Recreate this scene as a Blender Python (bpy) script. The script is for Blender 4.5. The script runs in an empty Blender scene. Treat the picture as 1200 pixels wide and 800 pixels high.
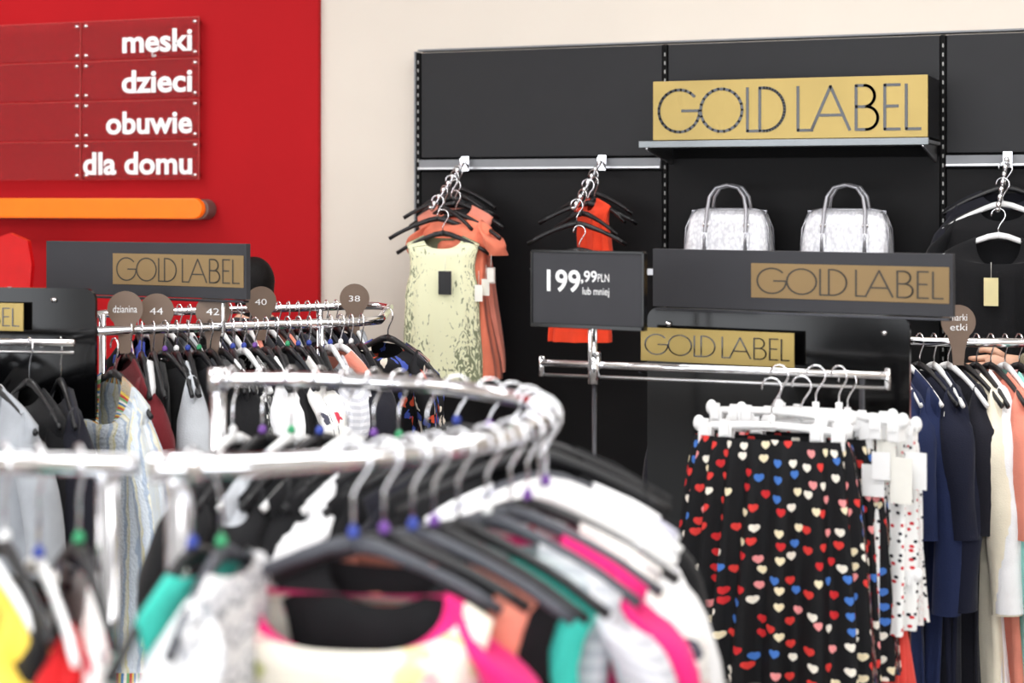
import bpy, math, random
from mathutils import Vector, Matrix
R = random.Random(11)
sc = bpy.context.scene
YAW = math.atan(0.4); cY, sY = math.cos(YAW), math.sin(YAW)
CAM = (2.451, -6.128, 1.6)
def plan(X, D, z=0.0):
    "floor plan: metres right of / ahead of the photographer's standing point"
    return Vector((CAM[0]+cY*X-sY*D, CAM[1]+sY*X+cY*D, z))
def frame(X, D, z, deg=0.0):
    return Matrix.Translation(plan(X, D, z)) @ Matrix.Rotation(YAW+math.radians(deg), 4, 'Z')
def seg_frame(P, Q):
    v = Q-P
    return Matrix.Translation(P) @ Matrix.Rotation(math.atan2(v.y, v.x), 4, 'Z'), math.hypot(v.x, v.y)

# ---------------------------------------------------------------- materials
def lin(c):
    return tuple(((x/255)/12.92 if x/255 <= .04045 else ((x/255+.055)/1.055)**2.4) for x in c)+(1,)
MC = {}
def mat(name, rgb, rough=.5, metal=0, var=.06, nscale=12, bump=0, bscale=150, coat=0, sheen=0, emit=0, alpha=1, trans=0, spec=.5):
    if name in MC: return MC[name]
    m = bpy.data.materials.new(name); m.use_nodes = True
    nt = m.node_tree; b = nt.nodes['Principled BSDF']; L = nt.links
    c = lin(rgb)
    tc = nt.nodes.new('ShaderNodeTexCoord')
    no = nt.nodes.new('ShaderNodeTexNoise'); no.inputs['Scale'].default_value = nscale; no.inputs['Detail'].default_value = 3
    L.new(tc.outputs['Object'], no.inputs['Vector'])
    cr = nt.nodes.new('ShaderNodeValToRGB')
    cr.color_ramp.elements[0].position = .3; cr.color_ramp.elements[1].position = .7
    cr.color_ramp.elements[0].color = tuple(max(0, x*(1-var)) for x in c[:3])+(1,)
    cr.color_ramp.elements[1].color = tuple(min(1, x*(1+var)) for x in c[:3])+(1,)
    L.new(no.outputs['Fac'], cr.inputs['Fac']); L.new(cr.outputs['Color'], b.inputs['Base Color'])
    b.inputs['Roughness'].default_value = rough; b.inputs['Metallic'].default_value = metal
    b.inputs['Coat Weight'].default_value = coat; b.inputs['Sheen Weight'].default_value = sheen
    b.inputs['Alpha'].default_value = alpha; b.inputs['Transmission Weight'].default_value = trans
    b.inputs['Specular IOR Level'].default_value = spec
    if emit:
        b.inputs['Emission Color'].default_value = c; b.inputs['Emission Strength'].default_value = emit
    if bump:
        n2 = nt.nodes.new('ShaderNodeTexNoise'); n2.inputs['Scale'].default_value = bscale
        L.new(tc.outputs['Object'], n2.inputs['Vector'])
        bp = nt.nodes.new('ShaderNodeBump'); bp.inputs['Strength'].default_value = bump; bp.inputs['Distance'].default_value = .003
        L.new(n2.outputs['Fac'], bp.inputs['Height']); L.new(bp.outputs['Normal'], b.inputs['Normal'])
    MC[name] = m; return m
def fab(name, rgb, rough=.85): return mat('fabric_'+name, rgb, rough=rough, var=.12, nscale=9, bump=.35, bscale=260, sheen=.08, spec=.25)
def base_nodes(name, rough=.85):
    m = bpy.data.materials.new(name); m.use_nodes = True
    nt = m.node_tree; b = nt.nodes['Principled BSDF']; b.inputs['Roughness'].default_value = rough
    b.inputs['Specular IOR Level'].default_value = .3
    uv = nt.nodes.new('ShaderNodeUVMap'); uv.uv_map = 'UVMap'
    MC[name] = m
    return m, nt, b, uv
def math_n(nt, op, a, b=None):
    n = nt.nodes.new('ShaderNodeMath'); n.operation = op
    for i, v in enumerate((a, b)):
        if v is None: continue
        if isinstance(v, (int, float)): n.inputs[i].default_value = v
        else: nt.links.new(v, n.inputs[i])
    return n.outputs[0]
def mixc(nt, fac, a, b):
    n = nt.nodes.new('ShaderNodeMix'); n.data_type = 'RGBA'
    if isinstance(fac, float): n.inputs[0].default_value = fac
    else: nt.links.new(fac, n.inputs[0])
    for i, v in ((6, a), (7, b)):
        if isinstance(v, tuple): n.inputs[i].default_value = v
        else: nt.links.new(v, n.inputs[i])
    return n.outputs[2]
def ramp(nt, fac, stops, const=True):
    n = nt.nodes.new('ShaderNodeValToRGB'); n.color_ramp.interpolation = 'CONSTANT' if const else 'LINEAR'
    e = n.color_ramp.elements
    while len(e) < len(stops): e.new(.5)
    for i, (p, c) in enumerate(stops): e[i].position = p; e[i].color = lin(c)
    nt.links.new(fac, n.inputs[0]); return n.outputs[0]
def hearts():
    m, nt, b, uv = base_nodes('fabric_heart_print', .75); L = nt.links
    v = nt.nodes.new('ShaderNodeTexVoronoi'); v.voronoi_dimensions = '2D'; v.inputs['Scale'].default_value = 29; v.inputs['Randomness'].default_value = .72
    L.new(uv.outputs[0], v.inputs['Vector'])
    s = nt.nodes.new('ShaderNodeVectorMath'); s.operation = 'SUBTRACT'
    L.new(uv.outputs[0], s.inputs[0]); L.new(v.outputs['Position'], s.inputs[1])
    sp = nt.nodes.new('ShaderNodeSeparateXYZ'); L.new(s.outputs[0], sp.inputs[0])
    x = math_n(nt, 'DIVIDE', sp.outputs[0], .0074); y = math_n(nt, 'DIVIDE', sp.outputs[1], .0082)
    x2 = math_n(nt, 'MULTIPLY', x, x); y2 = math_n(nt, 'MULTIPLY', y, y)
    q = math_n(nt, 'SUBTRACT', math_n(nt, 'ADD', x2, y2), 1.0)
    q3 = math_n(nt, 'MULTIPLY', math_n(nt, 'MULTIPLY', q, q), q)
    h = math_n(nt, 'SUBTRACT', q3, math_n(nt, 'MULTIPLY', x2, math_n(nt, 'MULTIPLY', y2, y)))
    inside = math_n(nt, 'LESS_THAN', h, 0.0)
    sc_ = nt.nodes.new('ShaderNodeSeparateColor'); L.new(v.outputs['Color'], sc_.inputs[0])
    col = ramp(nt, sc_.outputs[0], [(0, (222, 60, 55)), (.2, (246, 238, 225)), (.42, (70, 120, 200)), (.58, (240, 150, 150)), (.72, (240, 225, 190)), (.86, (205, 40, 45))])
    L.new(mixc(nt, inside, lin((13, 13, 17)), col), b.inputs['Base Color']); return m
def spots(name, base, stops, scale=22, rad=.35, dist=0.0):
    m, nt, b, uv = base_nodes('fabric_'+name); L = nt.links
    src = uv.outputs[0]
    if dist:
        no = nt.nodes.new('ShaderNodeTexNoise'); no.inputs['Scale'].default_value = scale*1.4
        L.new(uv.outputs[0], no.inputs['Vector'])
        vm = nt.nodes.new('ShaderNodeVectorMath'); vm.operation = 'MULTIPLY_ADD'
        L.new(no.outputs['Color'], vm.inputs[0]); vm.inputs[1].default_value = (dist, dist, 0); L.new(uv.outputs[0], vm.inputs[2]); src = vm.outputs[0]
    v = nt.nodes.new('ShaderNodeTexVoronoi'); v.voronoi_dimensions = '2D'; v.inputs['Scale'].default_value = scale
    L.new(src, v.inputs['Vector'])
    inside = math_n(nt, 'LESS_THAN', v.outputs['Distance'], rad)
    sp = nt.nodes.new('ShaderNodeSeparateColor'); L.new(v.outputs['Color'], sp.inputs[0])
    col = ramp(nt, sp.outputs[0], stops)
    L.new(mixc(nt, inside, lin(base), col), b.inputs['Base Color']); return m
def botanical():
    m, nt, b, uv = base_nodes('fabric_botanical_print'); L = nt.links
    mp = nt.nodes.new('ShaderNodeMapping'); mp.inputs['Scale'].default_value = (1.5, .8, 1)
    L.new(uv.outputs[0], mp.inputs[0])
    no = nt.nodes.new('ShaderNodeTexNoise'); no.inputs['Scale'].default_value = 30; no.inputs['Detail'].default_value = 4; no.inputs['Distortion'].default_value = 2.2
    L.new(mp.outputs[0], no.inputs['Vector'])
    sp = nt.nodes.new('ShaderNodeSeparateXYZ'); L.new(uv.outputs[0], sp.inputs[0])
    off = math_n(nt, 'ABSOLUTE', math_n(nt, 'SUBTRACT', sp.outputs[0], 1.5*math.pi*.15))
    low = math_n(nt, 'MULTIPLY', math_n(nt, 'MAXIMUM', math_n(nt, 'SUBTRACT', math_n(nt, 'MULTIPLY', sp.outputs[1], -1.0), .34), 0.0), .55)
    thr = math_n(nt, 'SUBTRACT', math_n(nt, 'SUBTRACT', .74, math_n(nt, 'MULTIPLY', off, 1.1)), low)
    f = math_n(nt, 'GREATER_THAN', no.outputs['Fac'], thr)
    L.new(mixc(nt, f, lin((234, 234, 198)), lin((132, 138, 110))), b.inputs['Base Color']); return m
def stripes(name, stops, scale=9, vert=False, dist=0):
    m, nt, b, uv = base_nodes('fabric_'+name); L = nt.links
    w = nt.nodes.new('ShaderNodeTexWave'); w.bands_direction = 'X' if vert else 'Y'; w.wave_profile = 'SAW'
    w.inputs['Scale'].default_value = scale; w.inputs['Distortion'].default_value = dist; w.inputs['Detail Scale'].default_value = 4
    L.new(uv.outputs[0], w.inputs['Vector'])
    L.new(ramp(nt, w.outputs['Fac'], stops), b.inputs['Base Color'])
    n2 = nt.nodes.new('ShaderNodeTexVoronoi'); n2.inputs['Scale'].default_value = 120
    L.new(uv.outputs[0], n2.inputs['Vector'])
    bp = nt.nodes.new('ShaderNodeBump'); bp.inputs['Strength'].default_value = .5; bp.inputs['Distance'].default_value = .004
    L.new(n2.outputs['Distance'], bp.inputs['Height']); L.new(bp.outputs['Normal'], b.inputs['Normal']); return m

chrome = mat('chrome', (235, 235, 238), .12, 1, var=.02)
chrome_b = mat('brushed_steel', (190, 190, 192), .32, 1, var=.05)
strip_m = mat('grey_aluminium_strip', (126, 128, 132), .55, .3, var=.04)
steel_d = mat('dark_steel', (70, 70, 74), .35, .8)
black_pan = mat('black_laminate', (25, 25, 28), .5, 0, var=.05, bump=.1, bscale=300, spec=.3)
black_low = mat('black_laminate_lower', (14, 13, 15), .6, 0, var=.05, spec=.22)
dark_edge = mat('dark_groove', (7, 7, 8), .8, spec=.2)
slot_w = mat('slot_light', (170, 170, 168), .6)
gold = mat('gold_plate', (166, 143, 82), .42, .4, var=.08, nscale=3)
gold_dim = mat('gold_band', (140, 116, 80), .6, .1, var=.05, nscale=3, spec=.3)
letter = mat('black_letter', (16, 15, 14), .18, .3, coat=.4)
letter_dim = mat('dark_letter', (62, 56, 48), .6)
sign_grey = mat('sign_charcoal', (54, 54, 58), .6, var=.04, spec=.3)
acrylic = mat('black_acrylic', (6, 6, 7), .12, 0, spec=.3)
white_txt = mat('white_vinyl', (245, 245, 245), .6, var=.01)
white_pl = mat('white_plastic', (240, 240, 240), .35, var=.02)
black_pl = mat('black_plastic', (20, 20, 23), .4)
grey_pl = mat('grey_plastic', (66, 68, 76), .45)
taupe = mat('taupe_plastic', (118, 98, 84), .55)
tagw = mat('paper_tag', (240, 238, 230), .8)
tagc = mat('cream_tag', (222, 210, 160), .8)

# ---------------------------------------------------------------- mesh builder
class MB:
    def __init__(s): s.v = []; s.f = []; s.m = []; s.sm = []; s.uv = []; s.mats = []
    def mi(s, m):
        if m not in s.mats: s.mats.append(m)
        return s.mats.index(m)
    def add(s, vs, fs, m, M=None, uv=None, smooth=True):
        o = len(s.v); idx = None if isinstance(m, list) else s.mi(m)
        for i, p in enumerate(vs):
            p = Vector(p); s.v.append(M @ p if M is not None else p)
            s.uv.append(uv[i] if uv else (0, 0))
        for k, f in enumerate(fs):
            s.f.append([o+i for i in f]); s.m.append(idx if idx is not None else s.mi(m[k])); s.sm.append(smooth)
    def box(s, c, d, m, M=None):
        x, y, z = c; a, b, e = d[0]/2, d[1]/2, d[2]/2
        vs = [(x-a, y-b, z-e), (x+a, y-b, z-e), (x+a, y+b, z-e), (x-a, y+b, z-e), (x-a, y-b, z+e), (x+a, y-b, z+e), (x+a, y+b, z+e), (x-a, y+b, z+e)]
        s.add(vs, [(0, 3, 2, 1), (4, 5, 6, 7), (0, 1, 5, 4), (1, 2, 6, 5), (2, 3, 7, 6), (3, 0, 4, 7)], m, M, smooth=False)
    def prism(s, poly, y0, y1, m, M=None):
        n = len(poly); vs = [(x, y0, z) for x, z in poly]+[(x, y1, z) for x, z in poly]
        fs = [tuple(range(n)), tuple(range(2*n-1, n-1, -1))]+[((i+1) % n, i, n+i, n+(i+1) % n) for i in range(n)]
        s.add(vs, fs, m, M, smooth=False)
    def tube(s, pts, r, m, M=None, seg=10, closed=False, flat=1.0):
        pts = [Vector(p) for p in pts]; n = len(pts)
        rr = r if isinstance(r, (list, tuple)) else [r]*n
        vs = []; up = None
        for i, p in enumerate(pts):
            if closed: t = pts[(i+1) % n]-pts[i-1]
            else: t = pts[min(i+1, n-1)]-pts[max(i-1, 0)]
            t.normalize()
            if up is None:
                up = Vector((0, 0, 1)) if abs(t.z) < .9 else Vector((0, 1, 0))
            a = up - t*up.dot(t)
            if a.length < 1e-4: a = t.orthogonal()
            a.normalize(); up = a; b = t.cross(a)
            for k in range(seg):
                th = 2*math.pi*k/seg
                vs.append(p+(a*math.cos(th)*rr[i]+b*math.sin(th)*rr[i]*flat))
        fs = []
        for i in range(n if closed else n-1):
            j = (i+1) % n
            for k in range(seg):
                k2 = (k+1) % seg; fs.append((i*seg+k, i*seg+k2, j*seg+k2, j*seg+k))
        if not closed: fs += [tuple(range(seg-1, -1, -1)), tuple((n-1)*seg+k for k in range(seg))]
        s.add(vs, fs, m, M)
    def ellipsoid(s, c, rad, m, M=None, seg=20, rings=14, fn=None):
        vs = []; fs = []
        for i in range(rings+1):
            ph = math.pi*i/rings
            for k in range(seg):
                th = 2*math.pi*k/seg
                p = Vector((rad[0]*math.sin(ph)*math.cos(th), rad[1]*math.sin(ph)*math.sin(th), rad[2]*math.cos(ph)))
                if fn: p = fn(p)
                vs.append(p+Vector(c))
        for i in range(rings):
            for k in range(seg):
                k2 = (k+1) % seg; fs.append((i*seg+k, (i+1)*seg+k, (i+1)*seg+k2, i*seg+k2))
        s.add(vs, fs, m, M)
    def text(s, body, m, M, x0, z0, w=None, h=.1, y=0.0, bold=.0, align='L'):
        c = bpy.data.curves.new('t', 'FONT'); c.body = body; c.size = 1; c.offset = bold; c.resolution_u = 4
        ob = bpy.data.objects.new('t', c); sc.collection.objects.link(ob)
        dg = bpy.context.evaluated_depsgraph_get(); me = bpy.data.meshes.new_from_object(ob.evaluated_get(dg))
        vs = [v.co.copy() for v in me.vertices]; fs = [tuple(p.vertices) for p in me.polygons]
        bpy.data.objects.remove(ob); bpy.data.curves.remove(c); bpy.data.meshes.remove(me)
        if not vs: return
        xs = [v.x for v in vs]; mn, mx = min(xs), max(xs)
        top = max(v.y for v in vs); kz = h/top; kx = (w/(mx-mn)) if w else kz
        ox = x0 if align == 'L' else x0-kx*(mx-mn)
        s.add([(ox+(v.x-mn)*kx, y, z0+v.y*kz) for v in vs], fs, m, M, smooth=False)
    def ribbon(s, st, hw, kx, kz, x0, y, z0, m, M):
        for (ax, ay), (bx, by) in zip(st, st[1:]):
            dx, dy = bx-ax, by-ay; l = math.hypot(dx, dy)
            if l < 1e-6: continue
            dx /= l; dy /= l; e = hw*.6
            q = [(ax-dx*e-dy*hw, ay-dy*e+dx*hw), (ax-dx*e+dy*hw, ay-dy*e-dx*hw), (bx+dx*e+dy*hw, by+dy*e-dx*hw), (bx+dx*e-dy*hw, by+dy*e+dx*hw)]
            s.add([(x0+u*kx, y, z0+v*kz) for u, v in q], [(0, 1, 2, 3)], m, M, smooth=False)
    def gold_label(s, m, M, x0, z0, w, h, y, th=.07):
        def arc(cx, cy, rx, ry, a0, a1, n=22): return [(cx+rx*math.cos(math.radians(a0+(a1-a0)*i/n)), cy+ry*math.sin(math.radians(a0+(a1-a0)*i/n))) for i in range(n+1)]
        S = [arc(.48, .5, .48, .5, 42, 360)+[(.55, .5)], arc(1.46, .5, .48, .5, 0, 360), [(2.06, 1), (2.06, 0), (2.32, 0)],
             [(2.34, 0), (2.34, 1), (2.44, 1)]+arc(2.44, .5, .46, .5, 90, -90)+[(2.34, 0)], [(3.2, 1), (3.2, 0), (3.52, 0)],
             [(3.5, 0), (3.92, 1), (4.34, 0)], [(3.65, .34), (4.19, .34)],
             [(4.48, 0), (4.48, 1), (4.66, 1)]+arc(4.66, .76, .22, .24, 90, -90)+[(4.48, .52)], [(4.6, .52)]+arc(4.7, .26, .25, .26, 90, -90)+[(4.48, 0)],
             [(5.42, 1), (5.1, 1), (5.1, 0), (5.42, 0)], [(5.1, .52), (5.38, .52)], [(5.56, 1), (5.56, 0), (5.86, 0)]]
        for i, st in enumerate(S): s.ribbon(st, th/2, w/5.86, h, x0, y-.00006*i, z0, m, M)
    def obj(s, name, bevel=0, parent=None):
        me = bpy.data.meshes.new(name); me.from_pydata([tuple(v) for v in s.v], [], s.f)
        for m in s.mats: me.materials.append(m)
        me.polygons.foreach_set('material_index', s.m); me.polygons.foreach_set('use_smooth', s.sm)
        ul = me.uv_layers.new(name='UVMap'); buf = []
        for l in me.loops: buf += s.uv[l.vertex_index]
        ul.data.foreach_set('uv', buf); me.update()
        ob = bpy.data.objects.new(name, me); sc.collection.objects.link(ob)
        if bevel:
            b = ob.modifiers.new('bevel', 'BEVEL'); b.width = bevel; b.segments = 2; b.limit_method = 'ANGLE'
        if parent: ob.parent = parent
        return ob

# ---------------------------------------------------------------- garments
HP = [(0, -.065), (.03, -.07), (.08, -.088), (.14, -.115), (.205, -.155), (.3, -.21)]
def hz(x):
    x = abs(x)
    for (a, za), (b, zb) in zip(HP, HP[1:]):
        if x <= b: return za+(zb-za)*(x-a)/(b-a)
    return HP[-1][1]
def hanger(mb, M, m, w=.205, bead=None, clip=False, thick=.0075, stem=0.0):
    hk = [(.022*math.cos(math.radians(a)), 0, .022*math.sin(math.radians(a))) for a in range(190, -50, -20)]
    hk += [(.006, 0, -.03), (0, 0, -.042), (0, 0, -.066-stem)]
    mb.tube(hk, .0022, chrome, M, seg=6)
    M = M @ Matrix.Translation((0, 0, -stem))
    if bead: mb.ellipsoid((0, 0, -.052), (.0075, .0075, .009), bead, M, 8, 6)
    if clip:
        mb.tube([(0, 0, -.06), (0, 0, -.085)], .008, m, M, seg=8)
        mb.tube([(-w, 0, -.092), (-w*.5, 0, -.086), (0, 0, -.083), (w*.5, 0, -.086), (w, 0, -.092)], .009, m, M, seg=8)
        for sx in (-1, 1):
            for k in (.9, .62):
                mb.box((sx*w*k, 0, -.108), (.03, .026, .042), m, M); mb.box((sx*w*k, -.014, -.09), (.018, .01, .035), m, M)
            mb.ellipsoid((sx*w, 0, -.085), (.014, .012, .018), m, M, 10, 8)
    else:
        for sx in (-1, 1):
            mb.tube([(sx*x, 0, hz(x)) for x in (0, .03, .06, .09, .12, .15, .18, w)], [thick*1.4, thick*1.3, thick*1.2]+[thick]*5, m, M, seg=8, flat=.75)
def tag(mb, M, p, m=tagw, w=.035, h=.06):
    x, y, z = p
    mb.tube([(x, y, z+.05), (x, y-.003, z)], .0008, tagw, M, seg=4)
    mb.box((x, y-.004, z-h/2), (w, .0015, h), m, M)
def garment(mb, M, m, L=.6, sw=.2, nw=.075, drop=.05, sleeve=None, flare=0., waist=.9, trim=None, depth=.045, folds=.012, smat=None, slen=None, hem=None, puff=0):
    N = 44; rows = []; K = 6; B = 14
    for k in range(K):
        w = nw+(sw-nw)*k/(K-1); rows.append((w, hz(w)+.014, .022+(depth-.022)*k/(K-1), 0))
    z0 = hz(sw)+.014
    for k in range(1, B+1):
        t = k/B; w = sw*(1-.06*min(1, t*6))
        if sleeve is None: w = sw*(1-.12*math.sin(min(1, t*3.2)*math.pi)*(1 if t < .32 else 0))
        w *= 1-(1-waist)*math.sin(min(1, t/.9)*math.pi)
        w += flare*t; rows.append((w, z0-(L-(z0*-1)+.07)*t, depth*(1+.5*t), t))
    ph = R.uniform(0, 6); ph2 = R.uniform(0, 6); kf = R.choice([7, 8, 9, 10]); vs = []; uv = []
    for r, (w, z, d, t) in enumerate(rows):
        for i in range(N):
            th = 2*math.pi*i/N; c, s_ = math.cos(th), math.sin(th)
            zz = z - (drop*max(0, -s_)**.7*(1-r/8) if r < 8 else 0) - (.012*max(0, s_)*(1-r/8) if r < 8 else 0)
            a = folds*(t**.6)*(math.sin(kf*th+ph+2*t)+.6*math.sin((kf+5)*th+ph2-3*t))
            vs.append((w*c*(1+a*1.2), d*s_+a*(1 if s_ > 0 else -1)*abs(s_)**.3+.008*math.sin(5*t+ph), zz)); uv.append((th*.15, zz))
    fs = []; ms = []
    for r in range(len(rows)-1):
        for i in range(N):
            j = (i+1) % N; fs.append((r*N+i, (r+1)*N+i, (r+1)*N+j, r*N+j))
            ms.append(trim if (trim and r < 2) else (hem if (hem and r == len(rows)-2) else m))
    mb.add(vs, fs, ms, M, uv)
    if sleeve:
        SL = slen or {'short': .2, 'long': .56, 'mid': .36}[sleeve]; sm = smat or m
        for sx in (-1, 1):
            vs = []; uv = []; fs = []; n = 14; q = 12; jx = R.uniform(-.01, .02)
            for r in range(q+1):
                t = r/q; cx = sw-.03+.055*math.sin(min(1, t*1.6)*math.pi/2)+jx*t; cz = hz(sw)+.012-SL*t
                g = min(1, .35+t*3.5); rx = .046*g*(1-.25*t)+puff; ry = .05*g*(1-.2*t)
                for k in range(n):
                    th = 2*math.pi*k/n; w_ = 1+.08*math.sin(3*th+9*t+ph)
                    vs.append((sx*(cx+rx*math.cos(th)*w_), ry*math.sin(th)*w_+.01*math.sin(4*t+ph), cz-.03*math.cos(th)*(1-t))); uv.append((th*.06, cz))
            for r in range(q):
                for k in range(n):
                    j = (k+1) % n; fs.append((r*n+k, (r+1)*n+k, (r+1)*n+j, r*n+j))
            fs.append(tuple(range(n)))
            mb.add(vs, fs, sm, M, uv)
def skirt(mb, M, m, w0=.17, w1=.23, L=.5, d0=.03, d1=.08, pleats=18, z0=-.11, band=None):
    N = 120; B = 18; vs = []; uv = []; fs = []; ms = []
    for r in range(B+1):
        t = r/B; w = w0+(w1-w0)*t**.7; d = d0+(d1-d0)*t**.8
        for i in range(N):
            th = 2*math.pi*i/N; a = (.003+.013*t**.6)*math.sin(pleats*th+1.3*math.sin(3*th)+1.5*t)+.008*t*math.sin(5*th+2+3*t)
            c, s_ = math.cos(th), math.sin(th)
            vs.append(((w+a)*c, (d+a*1.4)*s_, z0-L*t+.01*math.sin(3*th+1)*t)); uv.append((th*(w0+w1)*.42, z0-L*t))
    for r in range(B):
        for i in range(N):
            j = (i+1) % N; fs.append((r*N+i, (r+1)*N+i, (r+1)*N+j, r*N+j)); ms.append(band if band and r < 1 else m)
    mb.add(vs, fs, ms, M, uv)

F = dict(
 black=fab('black', (15, 15, 18)), ink=fab('ink', (22, 22, 32)), navy=fab('navy', (27, 38, 74)), dnavy=fab('dark_navy', (16, 20, 40)),
 white=fab('white', (240, 240, 242)), cream=fab('cream', (235, 226, 205)), grey=fab('grey', (150, 154, 160)), lgrey=fab('light_grey', (188, 192, 198)), knitg=fab('knit_grey', (160, 164, 170)),
 lilac=fab('lilac_grey', (190, 190, 206)), maroon=fab('maroon', (100, 22, 30)), red=fab('red', (195, 30, 34)), pink=fab('hot_pink', (228, 38, 120)),
 lpink=fab('light_pink', (240, 180, 180)), teal=fab('teal', (60, 190, 174)), coral=fab('coral', (232, 128, 100)), orange=fab('orange_red', (228, 66, 36)),
 salmon=fab('salmon', (226, 140, 120)), yellow=fab('yellow', (232, 200, 80)), purple=fab('purple', (90, 50, 130)), blue=fab('royal_blue', (50, 70, 170)),
 green=fab('green', (40, 160, 80)), olive=fab('olive', (120, 112, 92)), charcoal=fab('charcoal', (42, 44, 50)), mint=fab('mint', (150, 210, 200)))
heart = hearts()
botan = botanical()
floral = spots('floral_print', (240, 233, 219), [(0, (240, 233, 219)), (.5, (234, 180, 184)), (.62, (206, 208, 150)), (.74, (240, 220, 165)), (.87, (170, 160, 168))], 28, .42, dist=.05)
dots_bw = spots('white_dots', (20, 20, 24), [(0, (235, 235, 235)), (.5, (240, 240, 235))], 46, .24)
dots_wb = spots('small_dots', (238, 238, 236), [(0, (20, 20, 30)), (.6, (200, 40, 50))], 60, .22)
print_w = spots('flower_dark', (22, 22, 26), [(0, (22, 22, 26)), (.4, (225, 90, 60)), (.6, (235, 225, 210)), (.8, (70, 90, 180))], 26, .34, dist=.05)
print_l = spots('flower_light', (238, 236, 232), [(0, (238, 236, 232)), (.55, (200, 60, 80)), (.75, (80, 80, 95))], 22, .3, dist=.05)
knit = stripes('rainbow_knit', [(0, (214, 222, 230)), (.3, (176, 190, 208)), (.5, (226, 224, 208)), (.7, (214, 208, 170)), (.8, (208, 216, 226))], 5.0, True, 2.0)
stripe_c = stripes('colour_stripe', [(0, (205, 80, 70)), (.2, (230, 200, 90)), (.4, (80, 130, 180)), (.6, (230, 225, 215)), (.8, (110, 165, 110))], 9, True)
stripe_g = stripes('grey_stripe', [(0, (216, 216, 221)), (.5, (194, 195, 203))], 16)
knit_bw = stripes('grey_white_knit', [(0, (228, 228, 230)), (.45, (150, 153, 160)), (.6, (222, 222, 226)), (.85, (176, 178, 186))], 7, False, 4.0)
beads = [mat('bead_'+n, c, .5) for n, c in (('blue', (50, 70, 160)), ('green', (50, 150, 100)), ('purple', (110, 65, 150)), ('white', (230, 230, 230)))]

# ---------------------------------------------------------------- room shell
wallm = mat('wall_beige_paint', (215, 206, 195), .85, var=.02, nscale=2, bump=.05, bscale=90, spec=.2)
redm = mat('wall_red_paint', (170, 13, 22), .75, var=.04, nscale=2, spec=.2)
whitem = mat('ceiling_white', (232, 232, 230), .85, var=.02)
floorm, nt, b, uvn = base_nodes('floor_tile', .35)
tc = nt.nodes.new('ShaderNodeTexCoord'); br = nt.nodes.new('ShaderNodeTexBrick'); br.offset = 0
br.inputs['Scale'].default_value = 1; br.inputs['Brick Width'].default_value = .6; br.inputs['Row Height'].default_value = .6; br.inputs['Mortar Size'].default_value = .004
br.inputs['Color1'].default_value = lin((120, 116, 112)); br.inputs['Color2'].default_value = lin((113, 110, 106)); br.inputs['Mortar'].default_value = lin((75, 72, 70))
nt.links.new(tc.outputs['Object'], br.inputs['Vector']); nt.links.new(br.outputs['Color'], b.inputs['Base Color'])
def boxobj(name, c, d, m, bevel=0):
    mb = MB(); mb.box(c, d, m); return mb.obj(name, bevel)
X0, X1, Y0, H = -5., 6.5, -9.5, 3.6
boxobj('floor', ((X0+X1)/2, Y0/2, -.05), (X1-X0+.4, -Y0+.4, .1), floorm)
boxobj('ceiling', ((X0+X1)/2, Y0/2, H+.05), (X1-X0+.4, -Y0+.4, .1), whitem)
boxobj('wall_back', ((X0+X1)/2, .1, H/2), (X1-X0+.4, .2, H), wallm)
mb = MB(); mb.box(((X0-.833)/2, -.012, H/2), (-.833-X0, .024, H), redm); mb.obj('wall_back_red_section')
boxobj('wall_left', (X0-.1, Y0/2, H/2), (.2, -Y0, H), wallm)
boxobj('wall_right', (X1+.1, Y0/2, H/2), (.2, -Y0, H), wallm)
mb = MB(); n = 4; bw = (X1-X0)/n
mb.box(((X0+X1)/2, Y0-.1, .15), (X1-X0, .2, .3), wallm); mb.box(((X0+X1)/2, Y0-.1, 3.35), (X1-X0, .2, .5), wallm)
for i in range(n+1): mb.box((X0+bw*i+(.15 if i == 0 else -.15 if i == n else 0), Y0-.1, 1.7), (.3, .2, 2.8), wallm)
mb.obj('wall_front')
for i in range(n):
    mb = MB(); cx = X0+bw*(i+.5); w = bw-.3
    for dx in (-w/2+.03, 0, w/2-.03): mb.box((cx+dx, Y0-.08, 1.7), (.06, .06, 2.8), chrome_b)
    for z in (.33, 3.07): mb.box((cx, Y0-.08, z), (w, .06, .06), chrome_b)
    mb.obj('window_%d' % (i+1))
boxobj('baseboard_back', (-.6-2, -.03, .05), (4.4, .012, .1), mat('skirting', (90, 88, 86), .6))

# ---------------------------------------------------------------- wall fixture (black slot panels)
mb = MB(); ZT = 2.166; bays = [-.37, .634, 1.639, 2.644, 3.649]
mb.box(((bays[0]+bays[-1])/2, -.022, ZT/2), (bays[-1]-bays[0], .04, ZT-.01), dark_edge)
for i, (a, b_) in enumerate(zip(bays, bays[1:])):
    c = (a+b_)/2; w = b_-a-.024
    zb = 1.745 if i != 1 else 1.79
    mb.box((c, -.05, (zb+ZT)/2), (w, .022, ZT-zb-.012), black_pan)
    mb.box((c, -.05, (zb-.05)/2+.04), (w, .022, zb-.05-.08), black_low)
    if i != 1:
        mb.box((c, -.066, 1.722), (w, .034, .04), strip_m); mb.box((c, -.086, 1.708), (w, .008, .008), chrome_b)
for x in bays:
    mb.box((x, -.05, ZT/2), (.018, .03, ZT-.01), dark_edge)
    z = .3
    while z < 2.14: mb.box((x, -.0655, z), (.005, .003, .014), slot_w); z += .032
mb.box(((bays[0]+bays[-1])/2, -.04, ZT+.004), (bays[-1]-bays[0], .06, .007), strip_m)
mb.box((bays[0]-.012, -.04, ZT/2), (.007, .06, ZT), strip_m)
mb.obj('slotted_wall_display_unit', .002)

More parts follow.
